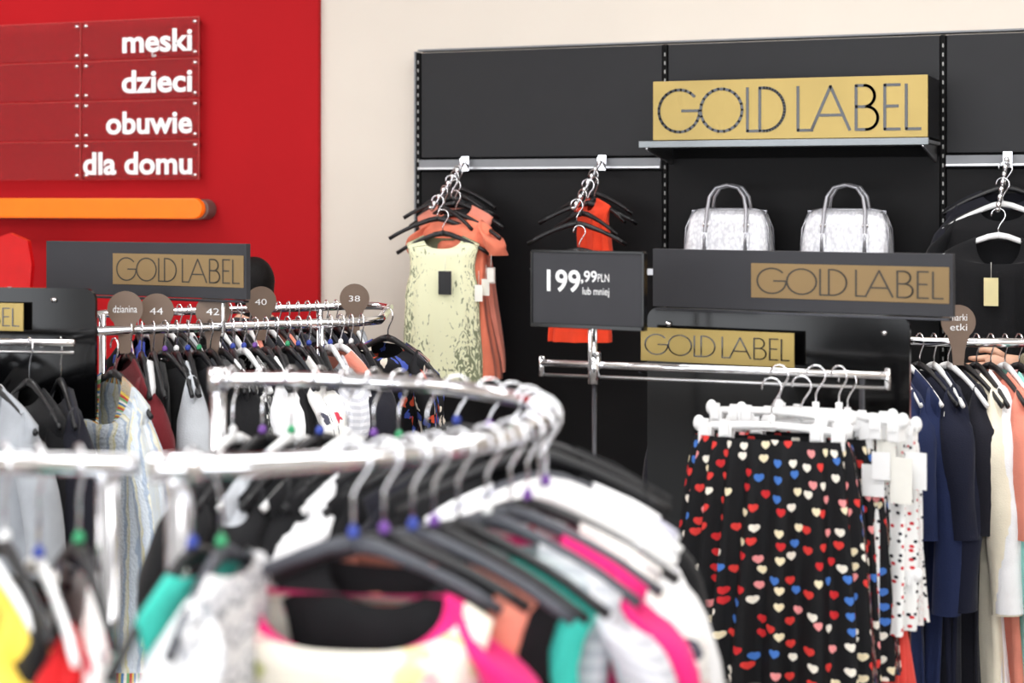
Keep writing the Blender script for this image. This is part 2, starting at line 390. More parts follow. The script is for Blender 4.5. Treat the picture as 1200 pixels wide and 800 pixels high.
mb = MB()
mb.box((1.1375, -.22, 1.783), (.985, .33, .012), strip_m); mb.box((1.1375, -.392, 1.782), (1.0, .012, .024), mat('glass_edge', (110, 114, 116), .2, .4))
for x in (.66, 1.615): mb.prism([(-.0, 0), (.31, 0), (.31, -.012), (0, -.06)], -.004, .004, chrome_b, Matrix.Translation((x, -.065, 1.776)) @ Matrix.Rotation(-math.pi/2, 4, 'Z'))
mb.obj('top_display_shelf', .002)
mb = MB(); T = Matrix.Translation((.678, -.35, 1.797))
mb.box((.4755, .14, .1035), (.951, .28, .205), black_pan, T); mb.box((.4755, -.004, .1035), (.951, .008, .207), gold, T)
mb.gold_label(letter, T, .022, .028, .905, .148, -.0095, .066)
mb.obj('gold_label_box_sign', .0015)
mb = MB(); mb.box((1.1375, -.22, 1.335), (.985, .33, .024), black_low); mb.box((1.1375, -.387, 1.335), (.985, .006, .024), chrome_b)
mb.obj('handbag_shelf', .002)

# handbags
m, nt, b, uvn = base_nodes('silver_croc_leather', .3); b.inputs['Metallic'].default_value = .15; b.inputs['Specular IOR Level'].default_value = .5
tc = nt.nodes.new('ShaderNodeTexCoord'); mp = nt.nodes.new('ShaderNodeMapping'); mp.inputs['Scale'].default_value = (1.5, 1, .8)
vo = nt.nodes.new('ShaderNodeTexVoronoi'); vo.inputs['Scale'].default_value = 80
nt.links.new(tc.outputs['Object'], mp.inputs[0]); nt.links.new(mp.outputs[0], vo.inputs['Vector'])
nt.links.new(ramp(nt, vo.outputs['Distance'], [(0, (234, 234, 238)), (.9, (190, 190, 197))], False), b.inputs['Base Color'])
bp = nt.nodes.new('ShaderNodeBump'); bp.inputs['Strength'].default_value = .35; bp.inputs['Distance'].default_value = .002; bp.invert = True
nt.links.new(vo.outputs['Distance'], bp.inputs['Height']); nt.links.new(bp.outputs['Normal'], b.inputs['Normal'])
silver = m; silver_s = mat('silver_trim', (165, 165, 171), .25, .5)
def handbag(x, y, z, rot):
    mb = MB(); M = Matrix.Translation((x, y, z)) @ Matrix.Rotation(rot, 4, 'Z')
    N = 40; prof = [(.0, .1, .05), (0, .144, .068), (.012, .153, .075), (.06, .154, .074), (.12, .149, .062), (.165, .141, .047), (.188, .131, .036), (.2, .115, .026), (.205, .09, .016), (.206, .0, .0)]
    vs = []; fs = []
    for (h, w, d) in prof:
        for i in range(N):
            th = 2*math.pi*i/N; c, s_ = math.cos(th), math.sin(th)
            vs.append((w*math.copysign(abs(c)**.4, c), d*math.copysign(abs(s_)**.4, s_), h))
    for r in range(len(prof)-1):
        for i in range(N): j = (i+1) % N; fs.append((r*N+i, r*N+j, (r+1)*N+j, (r+1)*N+i))
    fs.append(tuple(range(N-1, -1, -1))); mb.add(vs, fs, silver, M)
    mb.tube([(-.127, 0, .199), (-.09, 0, .207), (.09, 0, .207), (.127, 0, .199)], .004, silver_s, M, seg=6)
    for sx in (-1, 1): mb.box((sx*.129, 0, .196), (.012, .012, .014), silver_s, M)
    for sy in (-1, 1):
        pts = [(-.073, sy*.075, .06), (-.073, sy*.068, .12), (-.07, sy*.045, .2), (-.062, sy*.04, .25), (-.04, sy*.036, .282), (0, sy*.035, .292), (.04, sy*.036, .282), (.062, sy*.04, .25), (.07, sy*.045, .2), (.073, sy*.068, .12), (.073, sy*.075, .06)]
        mb.tube(pts, .0068, silver_s, M, seg=8)
        for sx in (-1, 1): mb.box((sx*.073, sy*.071, .1), (.026, .006, .05), silver, M); mb.ellipsoid((sx*.072, sy*.055, .15), (.012, .006, .012), chrome, M, 10, 6)
        for sx in (-1, 1): mb.tube([(sx*.152, sy*.055, .02), (sx*.148, sy*.04, .14), (sx*.127, sy*.02, .2)], .003, silver_s, M, seg=5)
    mb.obj('silver_handbag')
handbag(.918, -.22, 1.348, .03); handbag(1.335, -.22, 1.348, .0)

# waterfall arms with garments
def arm(name, x, drop=.18, ln=.36):
    mb = MB()
    mb.box((x, -.101, 1.725), (.03, .02, .055), chrome); mb.box((x, -.115, 1.735), (.022, .04, .02), chrome)
    mb.tube([(x, -.1, 1.73), (x, -.12, 1.73), (x, -ln-.06, 1.73-drop), (x, -ln-.075, 1.73-drop+.012)], .007, chrome, seg=8)
    for k in range(7):
        t = .08+k*.14; mb.ellipsoid((x, -.12-(ln-.06)*t, 1.738-drop*t), (.009, .009, .012), chrome, None, 8, 6)
    mb.obj(name)
A1, A2, A3 = -.15, .405, 1.86
for x in (A1, A2, A3, 2.5): arm('waterfall_display_arm', x)
def G(name, M, m, hg=black_pl, bead=None, clip=False, tags=(), hw=.205, slip=0, stem=0.0, **kw):
    mb = MB(); hanger(mb, M, hg, w=hw, bead=bead, clip=clip, stem=stem)
    MG = M @ Matrix.Translation((0, 0, -slip-stem)); garment(mb, MG, m, **kw)
    for t in tags: tag(mb, M, *t)
    return mb.obj(name)
def WM(x, k, rot=0, dx=0, dz=0): return Matrix.Translation((x+dx, -.12-.3*k, 1.73-.18*k+dz)) @ Matrix.Rotation(math.radians(rot), 4, 'Z')
G('botanical_print_top', WM(A1, 1.0, 4, .045, -.02), botan, L=.575, sw=.142, nw=.075, drop=.05, waist=.96, flare=.02, depth=.045, hw=.16, folds=.007, tags=(((.035, -.07, -.2), black_pl, .05, .085), ((.15, -.03, -.25), tagw, .03, .06)))
G('coral_peplum_dress', WM(A1, .72, -14, .06), F['coral'], L=.6, sw=.16, nw=.06, drop=.04, flare=.03, waist=.85, depth=.05, folds=.02, sleeve='short', slen=.1, tags=(((.17, -.04, -.3), tagw, .035, .06), ((.2, -.05, -.26), tagw, .03, .05)))
G('coral_blouse', WM(A1, .5, -8, .03), F['salmon'], L=.62, sw=.165, flare=.04, depth=.045, folds=.02, tags=(((.18, -.04, -.3), tagw),))
G('black_top', WM(A1, .3, -24), F['black'], L=.6, sw=.17)
mb = MB()
for k, rr in ((.82, 20), (.62, -32), (.4, 25), (.2, -15)): hanger(mb, WM(A1, k, rr), black_pl, w=.17)
mb.obj('clothes_hanger')
mb = MB()
for k, rr in ((.9, 8), (.7, -28), (.5, 12), (.3, -20)): hanger(mb, WM(A2, k, rr), black_pl, w=.15)
mb.obj('clothes_hanger')
G('orange_tank_top', WM(A2, 1.0, 5, .02, -.075), F['orange'], L=.32, sw=.115, nw=.085, drop=.03, hw=.1, folds=.01, depth=.035)
G('orange_tank_top', WM(A2, .45, -34, .02), F['orange'], L=.36, sw=.1, nw=.02, hw=.12, depth=.025)
G('black_dress', WM(A3, .95, 4, 0, -.02), F['black'], L=.85, sw=.17, nw=.07, hg=white_pl, drop=.1, tags=(((-.02, -.07, -.2), tagc, .045, .09),))
G('black_blouse', WM(A3, .5, -10), F['black'], L=.9, sw=.2, hg=white_pl, sleeve='short')
G('black_blouse', WM(A3, .2, 8), F['ink'], L=.8, sw=.2, hg=black_pl, sleeve='mid')

# ---------------------------------------------------------------- red wall: department plates + orange bar
glass, nt, b, uvn = base_nodes('plate_glass', .15)
b.inputs['Base Color'].default_value = lin((165, 50, 54)); b.inputs['Alpha'].default_value = .35
edge = mat('plate_edge', (190, 84, 80), .3)
mb = MB()
for k in range(4):
    top = 2.343-.17*k
    for (a, b_) in ((-1.945, -1.366), (-2.9, -1.951)):
        mb.box(((a+b_)/2, -.062, top-.0825), (b_-a, .006, .163), glass)
        mb.box(((a+b_)/2, -.0635, top-.001), (b_-a, .006, .002), edge); mb.box((b_-.001, -.0635, top-.0825), (.002, .006, .163), edge)
        for xx in (a+.02, b_-.02):
            for zz in (top-.02, top-.145):
                mb.tube([(xx, -.024, zz), (xx, -.07, zz)], .0085, chrome, seg=10)
for s_, w, z in (('meski', .342, 2.206), ('dzieci', .345, 2.037), ('obuwie', .424, 1.865), ('dla domu', .54, 1.695)):
    mb.text(s_, white_txt, None, -1.398, z, w, .092, -.067, .028, 'R')
mb.ribbon([(.6, .25), (.38, .0), (.22, -.35), (.32, -.68), (.62, -.72), (.85, -.58)], .16, .026, .026, -1.598, -.0672, 2.204, white_txt, None)
mb.obj('department_sign')
mb = MB(); orange = mat('orange_glowing_plastic', (255, 112, 8), .35, emit=.35)  # part of the bar's brightness is emission built into the plastic
poly = [(-4.9, -.042), (-1.36, -.042)]+[(-1.36+.042*math.cos(a), .042*math.sin(a)) for a in [math.radians(-80+20*i) for i in range(9)]]+[(-1.36, .042), (-4.9, .042)]
T = Matrix.Translation((0, 0, 1.55))
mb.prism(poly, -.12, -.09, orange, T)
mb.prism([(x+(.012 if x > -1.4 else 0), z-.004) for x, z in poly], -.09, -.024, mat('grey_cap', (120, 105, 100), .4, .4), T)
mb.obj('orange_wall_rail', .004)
mb = MB(); redpl = mat('red_plastic', (205, 14, 22), .3)
rp = [(0, 0), (.2, 0), (.21, .1), (.19, .2), (.1, .23), (.01, .2)]
mb.prism(rp, -.01, .01, redpl, Matrix.Translation((-2.15, -.4, 1.22))); mb.tube([(-2.05, -.4, 0), (-2.05, -.4, 1.23)], .015, chrome_b); mb.tube([(-2.05, -.4, .0), (-2.05, -.4, .02)], .14, chrome_b, seg=24)
mb.obj('red_sign_stand')

# ---------------------------------------------------------------- sign holders on racks
def bar_sign(P, Q, z0, z1):
    M, L = seg_frame(P, Q); M = M @ Matrix.Translation((0, 0, z0)); h = z1-z0; mb = MB()
    mb.box((L/2, 0, h/2), (L, .02, h), sign_grey, M)
    mb.box((L/2, 0, -.006), (L*.98, .026, .006), steel_d, M)
    mb.box((L*.67, -.0115, h*.5), (L*.64, .002, h*.58), gold_dim, M)
    mb.gold_label(letter_dim, M, L*.372, h*.29, L*.6, h*.42, -.0135, .06)
    return mb, M, L
mb, M, L = bar_sign(plan(-1.2915, 4.757), plan(-.688, 4.454), 1.331, 1.476)
for x in (.08, L-.08): mb.tube([(x, 0, -.01), (x, 0, -.09)], .006, chrome, M, seg=8)
mb.obj('gold_label_rack_sign', .001)
mb, M, L = bar_sign(plan(.3594, 4.304), plan(1.0132, 3.912), 1.3235, 1.468)
mb.obj('gold_label_rack_sign', .001)
# price sign
M, L = seg_frame(plan(.051, 4.08), plan(.305, 3.93)); M = M @ Matrix.Translation((0, 0, 1.292)); mb = MB()
mb.box((L/2, 0, .088), (L, .014, .176), sign_grey, M); mb.box((L/2, -.002, .003), (L, .026, .01), acrylic, M)
for x in (0, L): mb.box((x, 0, .088), (.006, .02, .18), acrylic, M)
mb.box((L/2, 0, .178), (L, .02, .006), acrylic, M)
mb.text('199', white_txt, M, .042, .085, .09, .05, -.0085, .02); mb.text(',99', white_txt, M, .134, .108, .042, .026, -.0085, .015); mb.text('PLN', white_txt, M, .178, .109, .03, .018, -.0085, .0)
mb.text('lub mniej', white_txt, M, .138, .078, .07, .017, -.0085, .0)
mb.tube([(L*.52, 0, 0), (L*.52, 0, -.1)], .005, chrome, M, seg=8)
mb.obj('price_sign', .001)

def rpoly(w, h, r=.03):
    p = [(0, 0), (w, 0)]
    p += [(w-r+r*math.cos(a), h-r+r*math.sin(a)) for a in [math.radians(18*i) for i in range(6)]]
    p += [(r+r*math.cos(a), h-r+r*math.sin(a)) for a in [math.radians(90+18*i) for i in range(6)]]
    return p
def post(mb, X, D, z, r=.0125, m=None):
    mb.tube([plan(X, D, .02), plan(X, D, z)], r, m or chrome, seg=12)
# centre T-bar rack
mb = MB(); Z = 1.2
mb.tube([plan(.072, 4.10, Z), plan(.838, 3.81, Z)], .009, chrome); mb.tube([plan(.072, 4.10, Z-.028), plan(.838, 3.81, Z-.028)], .004, chrome_b)
for (X, D) in ((.072, 4.10), (.838, 3.81)): mb.tube([plan(X, D, Z-.032), plan(X, D, Z+.016)], .007, chrome)
post(mb, .196, 4.053, 1.17, .006, steel_d); mb.tube([plan(.196, 4.053, 1.16), plan(.196, 4.053, 1.3)], .0065, chrome); post(mb, .80, 3.90, 1.2, .007, steel_d)
mb.tube([plan(.196, 4.053, Z-.045), plan(.196, 4.053, Z+.03)], .015, chrome)
for (X, D) in ((.196, 4.053), (.8, 3.9)): mb.tube([plan(X-.08, D-.25, .02), plan(X+.08, D+.25, .02)], .015, steel_d)
mb.tube([plan(.196, 4.053, .1), plan(.8, 3.9, .1)], .012, steel_d)
M, L = seg_frame(plan(.345, 4.32), plan(.93, 3.985))
mb.prism(rpoly(L, .88), -.006, .006, acrylic, M @ Matrix.Translation((0, 0, .44)))
for x in (.06, L-.06): mb.tube([(x, -.012, 1.28), (x, 0, 1.28)], .007, chrome, M)
for (t) in (.1, L-.1): mb.tube([M @ Vector((t, 0, .44)), M @ Vector((t, 0, .02))], .012, steel_d)
mb.obj('clothes_rack')
M, L = seg_frame(plan(.323, 4.27), plan(.675, 4.08)); M = M @ Matrix.Translation((0, 0, 1.19)); mb = MB()
mb.box((L/2, 0, .0415), (L, .004, .083), gold, M); mb.gold_label(letter, M, L*.03, .017, L*.94, .05, -.0028, .06); mb.obj('gold_label_plate', .0005)

# skirts
def skirt_obj(name, X, D, z, deg, m, tags=(), **kw):
    mb = MB(); M = frame(X, D, z, deg); hanger(mb, M, white_pl, w=.165, clip=True); skirt(mb, M, m, **kw)
    for t in tags: tag(mb, M, *t)
    return mb.obj(name)
skirt_obj('heart_print_skirt', .572, 3.76, 1.178, -22, heart, w0=.172, w1=.225, L=.53, d0=.03, d1=.085, band=heart)
skirt_obj('heart_print_skirt', .65, 3.83, 1.175, -26, heart, w0=.165, w1=.215, L=.52, tags=(((.17, -.03, -.16), white_pl, .05, .07), ((.19, -.04, -.13), white_pl, .04, .06)))
skirt_obj('dotted_white_skirt', .755, 3.84, 1.185, -38, dots_wb, w0=.165, w1=.175, L=.42, tags=(((.18, -.03, -.14), white_pl, .05, .08), ((.15, -.05, -.17), tagw, .045, .07), ((.12, -.05, -.12), tagw, .045, .09), ((.16, -.06, -.15), tagw, .05, .1)))
skirt_obj('coral_skirt', .80, 3.86, .86, -60, fab('coral_red', (225, 80, 70)), w0=.1, w1=.13, L=.4)
mb = MB()
for (X, D, a) in ((.60, 3.83, -34), (.68, 3.82, -22), (.73, 3.81, -48)): hanger(mb, frame(X, D, 1.2, a), white_pl, w=.17, clip=True)
mb.obj('clip_hanger')

# ---------------------------------------------------------------- rows of hanging clothes
def row(name, P, Q, z, n, mats, hang=(black_pl,), Lr=(.5, .75), sl=('short', 'long', 'mid', None), turn=90, jit=9, swr=(.18, .205), bead=True, tagp=.3, ordered=False):
    mb = MB(); v = Q-P; yaw = math.atan2(v.y, v.x)
    for i in range(n):
        t = (i+.5)/n; p = P+v*t+Vector((0, 0, z))
        M = Matrix.Translation(p) @ Matrix.Rotation(yaw-math.radians(turn)+math.radians(R.uniform(-jit, jit)), 4, 'Z')
        hanger(mb, M, R.choice(hang), bead=R.choice(beads) if bead and R.random() < .5 else None)
        m = mats[i % len(mats)] if ordered else R.choice(mats)
        garment(mb, M, m, L=R.uniform(*Lr), sw=R.uniform(*swr), sleeve=R.choice(sl), waist=R.uniform(.88, 1), depth=R.uniform(.016, .026), folds=R.uniform(.006, .012), drop=R.uniform(.02, .08), nw=R.uniform(.06, .09))
        if R.random() < tagp: tag(mb, M, (R.choice((-1, 1))*.19, -.03, -.22-R.random()*.15))
    return mb.obj(name)
Z = 1.255
def rackloop(name, pts, z, posts, r=.0125):
    mb = MB(); mb.tube([plan(X, D, z) for X, D in pts], r, chrome, closed=True, seg=12)
    for X, D in posts: post(mb, X, D, z, .011)
    for (a, b_) in zip(posts[::2], posts[1::2]): mb.tube([plan(a[0], a[1], .03), plan(b_[0], b_[1], .03)], .014, chrome)
    return mb.obj(name)
rackloop('clothes_rack', [(-1.10, 4.37), (-1.06, 4.37), (-.42, 4.69), (-.37, 4.76), (-.37, 4.85), (-.38, 5.3), (-.42, 5.38), (-.48, 5.38), (-1.2, 5.02), (-1.26, 4.93), (-1.22, 4.5), (-1.17, 4.4)], Z, [(-.52, 4.64), (-.6, 5.32), (-1.13, 4.37), (-1.2, 5.0)])
dk = [F['black'], F['black'], F['ink'], F['charcoal'], F['white'], F['black'], F['dnavy'], F['white'], F['grey'], F['charcoal'], F['maroon'], print_w, F['lgrey']]
row('row_of_hanging_clothes', plan(-1.0, 4.40), plan(-.40, 4.70), Z, 22, [F['maroon'], F['white'], F['black'], F['black'], F['lgrey'], F['black'], F['charcoal'], F['black'], F['white'], F['black'], dots_bw, F['black'], F['white'], F['black'], F['charcoal'], print_l, F['black'], F['black'], stripe_g, F['salmon'], F['ink'], F['black']], hang=(black_pl, black_pl, black_pl, white_pl), ordered=True)
row('row_of_hanging_clothes', plan(-1.15, 5.04), plan(-.48, 5.36), Z, 24, dk+[F['salmon'], F['blue']], hang=(black_pl, white_pl, black_pl))
G('flower_print_blouse', frame(-.36, 4.95, Z, -45), print_w, L=.6, sw=.17, sleeve='short')
G('rainbow_knit_cardigan', frame(-.99, 4.25, Z-.03, -52), knit, L=.75, sleeve='long', sw=.19, drop=.14, nw=.06, trim=stripe_c, depth=.05, hem=stripe_c)
def disc(txt, X, D, z, w=.035, txt2=None):
    mb = MB(); M = frame(X, D, z); r = .046
    p = [(r*math.cos(math.radians(a)), r*math.sin(math.radians(a))) for a in range(-50, 231, 10)]+[(-.018, -.07), (-.014, -.115), (.014, -.115), (.018, -.07)]
    mb.prism(p, -.002, .002, taupe, M); mb.text(txt, white_txt, M, -w/2, -.009 if not txt2 else .004, w, .018, -.0035, .0)
    if txt2: mb.text(txt2, white_txt, M, -w/2, -.022, w, .018, -.0035, 0)
    mb.obj('size_divider')
disc('dzianina', -.997, 4.40, 1.31, .062); disc('44', -.937, 4.5, 1.298); disc('42', -.792, 4.52, 1.295); disc('40', -.75, 5.1, 1.285); disc('38', -.489, 5.30, 1.283)

# far-left rack with acrylic panel
mb = MB(); M, L = seg_frame(plan(-1.75, 4.42), plan(-1.04, 4.27))
mb.prism(rpoly(L, .9), -.006, .006, acrylic, M @ Matrix.Translation((0, 0, .47)))
for x in (.08, L-.11): mb.tube([(x, -.012, 1.34), (x, 0, 1.34)], .007, chrome, M)
for t in (.1, L-.1): mb.tube([M @ Vector((t, 0, .5)), M @ Vector((t, 0, .02))], .012, chrome); mb.tube([M @ Vector((t, -.25, .02)), M @ Vector((t, .25, .02))], .014, chrome)
mb.tube([plan(-1.9, 4.25, 1.245), plan(-1.06, 4.13, 1.245)], .009, chrome); mb.tube([plan(-1.9, 4.25, 1.222), plan(-1.06, 4.13, 1.222)], .004, chrome_b)
mb.tube([plan(-1.14, 4.14, 1.24), plan(-1.14, 4.29, 1.24)], .007, chrome); mb.tube([plan(-1.7, 4.22, 1.24), plan(-1.7, 4.4, 1.24)], .007, chrome)
mb.obj('clothes_rack')
M, L = seg_frame(plan(-1.58, 4.36), plan(-1.225, 4.28)); M = M @ Matrix.Translation((0, 0, 1.262)); mb = MB()
mb.box((L/2, 0, .035), (L, .004, .07), gold, M); mb.gold_label(letter, M, L*.03, .013, L*.94, .044, -.0028, .06); mb.obj('gold_label_plate', .0005)
G('grey_cardigan', frame(-1.225, 4.03, 1.235, -46), F['knitg'], L=.72, sleeve='long', drop=.16, nw=.05, depth=.05, stem=.02)
G('black_cardigan', frame(-1.17, 4.14, 1.235, -55), F['black'], L=.7, sleeve='long', stem=.02)
G('charcoal_knit_cardigan', frame(-1.10, 4.16, 1.235, -66), F['ink'], L=.75, sleeve='long', depth=.025, stem=.02)
row('row_of_hanging_clothes', plan(-1.8, 4.22), plan(-1.3, 4.15), 1.24, 8, dk)

# right rack
Z = 1.2
mb = MB(); pr = [(1.02, 4.83), (1.06, 4.76), (1.14, 4.70), (1.3, 4.67), (1.9, 4.67)]
mb.tube([plan(X, D, Z) for X, D in pr], .0125, chrome, seg=12); post(mb, 1.03, 4.84, Z); post(mb, 1.85, 4.67, Z)
mb.tube([plan(1.02, 4.84, .03), plan(1.85, 4.67, .03)], .014, chrome); mb.obj('clothes_rack')
mix = [F['navy'], F['navy'], F['dnavy'], F['dnavy'], F['ink'], F['cream'], F['white'], F['salmon'], F['mint'], F['white'], F['lpink'], F['red'], F['cream'], F['pink'], F['grey'], F['white']]
row('row_of_hanging_clothes', plan(1.03, 4.72), plan(1.8, 4.67), Z, 20, mix, hang=(black_pl, white_pl), Lr=(.84, .95), sl=('long', 'long', 'mid'), turn=76, jit=5, ordered=True, bead=False)
disc('marki', 1.19, 4.55, 1.265, .045, 'etki')
row('row_of_black_jackets', Vector((.75, -.45, 0)), Vector((1.55, -.45, 0)), 1.0, 12, [F['black'], F['ink']], hang=(black_pl,), Lr=(.6, .75), sl=('long',), bead=False, tagp=0)
mb = MB(); mb.tube([(.66, -.45, 1.0), (1.62, -.45, 1.0)], .012, steel_d)
for x in (.66, 1.62): mb.box((x, -.26, 1.0), (.012, .38, .03), steel_d)
mb.obj('wall_hanging_rail')

# ---------------------------------------------------------------- foreground half-round rack
ZR = 1.285; CX, CD, RR = -.43, 2.46, .48
def rp_(phi, r=RR): a = math.radians(phi); return CX+r*math.cos(a), CD+r*math.sin(a)
mb = MB()
mb.tube([plan(*rp_(p), ZR) for p in range(-86, 101, 6)], .0135, chrome, seg=14)
for p in (-85, 99): X, D = rp_(p); post(mb, X, D, ZR, .0135)
X, D = rp_(-85); X2, D2 = rp_(99)
mb.tube([plan(X-.03, D, ZR), plan(X+.03, D, ZR)], .018, chrome); mb.tube([plan(X, D, .05), plan(X2, D2, .05)], .014, chrome)
mb.tube([plan(X2, D2, ZR-.02), plan(X2, D2, ZR+.02)], .018, chrome)
mb.obj('round_clothes_rack')
mb = MB(); mb.tube([plan(-1.3, 2.08, ZR), plan(-.44, 2.0, ZR)], .0135, chrome, seg=14)
mb.tube([plan(-.475, 2.005, ZR), plan(-.475, 2.005, .02)], .0125, chrome, seg=12); post(mb, -1.25, 2.07, ZR)
mb.tube([plan(-1.3, 2.08, .05), plan(-.44, 2.0, .05)], .014, chrome); mb.obj('clothes_rack')
def RG(name, phi, m, a=None, dX=0, dD=0, stem=.035, **kw):
    X, D = rp_(phi); return G(name, frame(X+dX, D+dD, ZR, a if a is not None else phi*.72), m, stem=stem, **kw)
bd = beads
RG('teal_top', -83, F['teal'], a=-104, hg=black_pl, L=.5, bead=bd[0], depth=.014, sw=.15)
RG('grey_white_knit_top', -79, knit_bw, a=-98, hg=grey_pl, L=.55, sleeve='short', bead=bd[1], depth=.025, sw=.16, hw=.16)
RG('floral_blouse', -60, floral, a=-10, hg=grey_pl, L=.6, sw=.172, nw=.115, drop=.075, slip=.028, hw=.165, sleeve='short', smat=F['pink'], trim=F['pink'], bead=bd[0], depth=.06, folds=.018)
RG('black_tank_top', -55, F['black'], a=-14, hg=black_pl, L=.5, sw=.14, nw=.07, hw=.16, slip=.02, bead=bd[2], depth=.025)
RG('salmon_blouse', -50, F['salmon'], a=-18, hg=grey_pl, L=.5, sw=.16, slip=.02, bead=bd[0], depth=.03)
RG('black_blouse', -46, F['black'], a=-24, hg=black_pl, L=.5, sw=.18, slip=.01, bead=bd[2], depth=.03)
RG('teal_top', -41, F['teal'], a=-26, hg=black_pl, L=.58, sleeve=None, sw=.19, depth=.03, slip=.02, folds=.018)
RG('light_grey_shirt', -34, stripe_g, a=-22, hg=grey_pl, L=.62, sleeve='short', bead=bd[3], depth=.035, sw=.185, slip=.015, folds=.018)
RG('pink_blouse', -27, F['pink'], a=-20, hg=grey_pl, L=.6, sleeve='short', sw=.19, depth=.035, slip=.015, folds=.018)
RG('white_print_blouse', -20, print_l, a=-16, hg=black_pl, L=.62, sleeve='short', bead=bd[2], sw=.185, depth=.035, slip=.01)
RG('white_shirt', -13, F['white'], a=-14, hg=white_pl, L=.66, sleeve='mid', sw=.18, hw=.19, depth=.035, slip=.01, folds=.018)
RG('white_shirt', -6, F['white'], a=-8, hg=white_pl, L=.66, sleeve='mid', sw=.18, hw=.19, bead=bd[2], depth=.035, folds=.018)
RG('lilac_grey_shirt', 1, F['lilac'], a=-2, hg=white_pl, L=.68, sleeve='long', sw=.19, hw=.19, folds=.018)
RG('white_shirt', 8, F['white'], a=2, hg=grey_pl, L=.65, sleeve='mid', sw=.175, hw=.18)
RG('black_top', 15, F['black'], a=3, hg=black_pl, L=.65, sleeve='mid', sw=.21, stem=.01)
RG('black_top', 22, F['black'], a=4, hg=black_pl, L=.65, sleeve='long', sw=.225, dX=.01, stem=.0)
RG('black_top', 29, F['ink'], a=4, hg=black_pl, L=.65, sleeve='mid', bead=bd[1], sw=.235, dX=.01, stem=0)
RG('black_jacket', 37, F['black'], a=4, hg=black_pl, L=.65, sleeve='long', bead=bd[2], sw=.245, dX=.01, stem=0)
RG('dark_jacket', 45, F['black'], a=8, hg=black_pl, L=.65, sleeve='long', bead=bd[0], sw=.25, stem=0)
for i, (p, m) in enumerate(((53, F['black']), (60, F['white']), (66, F['black']), (72, F['black']), (78, F['black']), (84, F['lgrey']), (90, F['black']), (96, F['black']))):
    RG(['black_top', 'white_top', 'black_top', 'black_top', 'black_top', 'grey_top', 'black_top', 'black_top'][i], p, m, a=p*.75, hg=(black_pl, white_pl)[i % 2], L=.6, sleeve=('mid', 'short', 'long')[i % 3], bead=bd[i % 4], depth=.03)
# left foreground clothes
for i, (nm, X, D, m, a, tr) in enumerate((('purple_top', -.735, 2.03, F['purple'], -62, None), ('white_top', -.69, 2.03, F['white'], -60, None), ('yellow_top', -.64, 2.03, F['yellow'], -50, None), ('black_top', -.60, 2.02, F['black'], -58, None),
                                      ('red_top', -.56, 2.02, F['red'], -62, F['black']), ('white_print_blouse', -.51, 2.01, print_l, -64, None))):
    G(nm, frame(X, D, ZR, a), m, hg=(white_pl, black_pl)[i % 2], L=.6, sw=.175, hw=.18, sleeve=('short', None)[i % 2], bead=bd[i % 4], depth=.03, trim=tr, drop=.1, slip=.02, stem=.055 if nm == 'red_top' else .035)

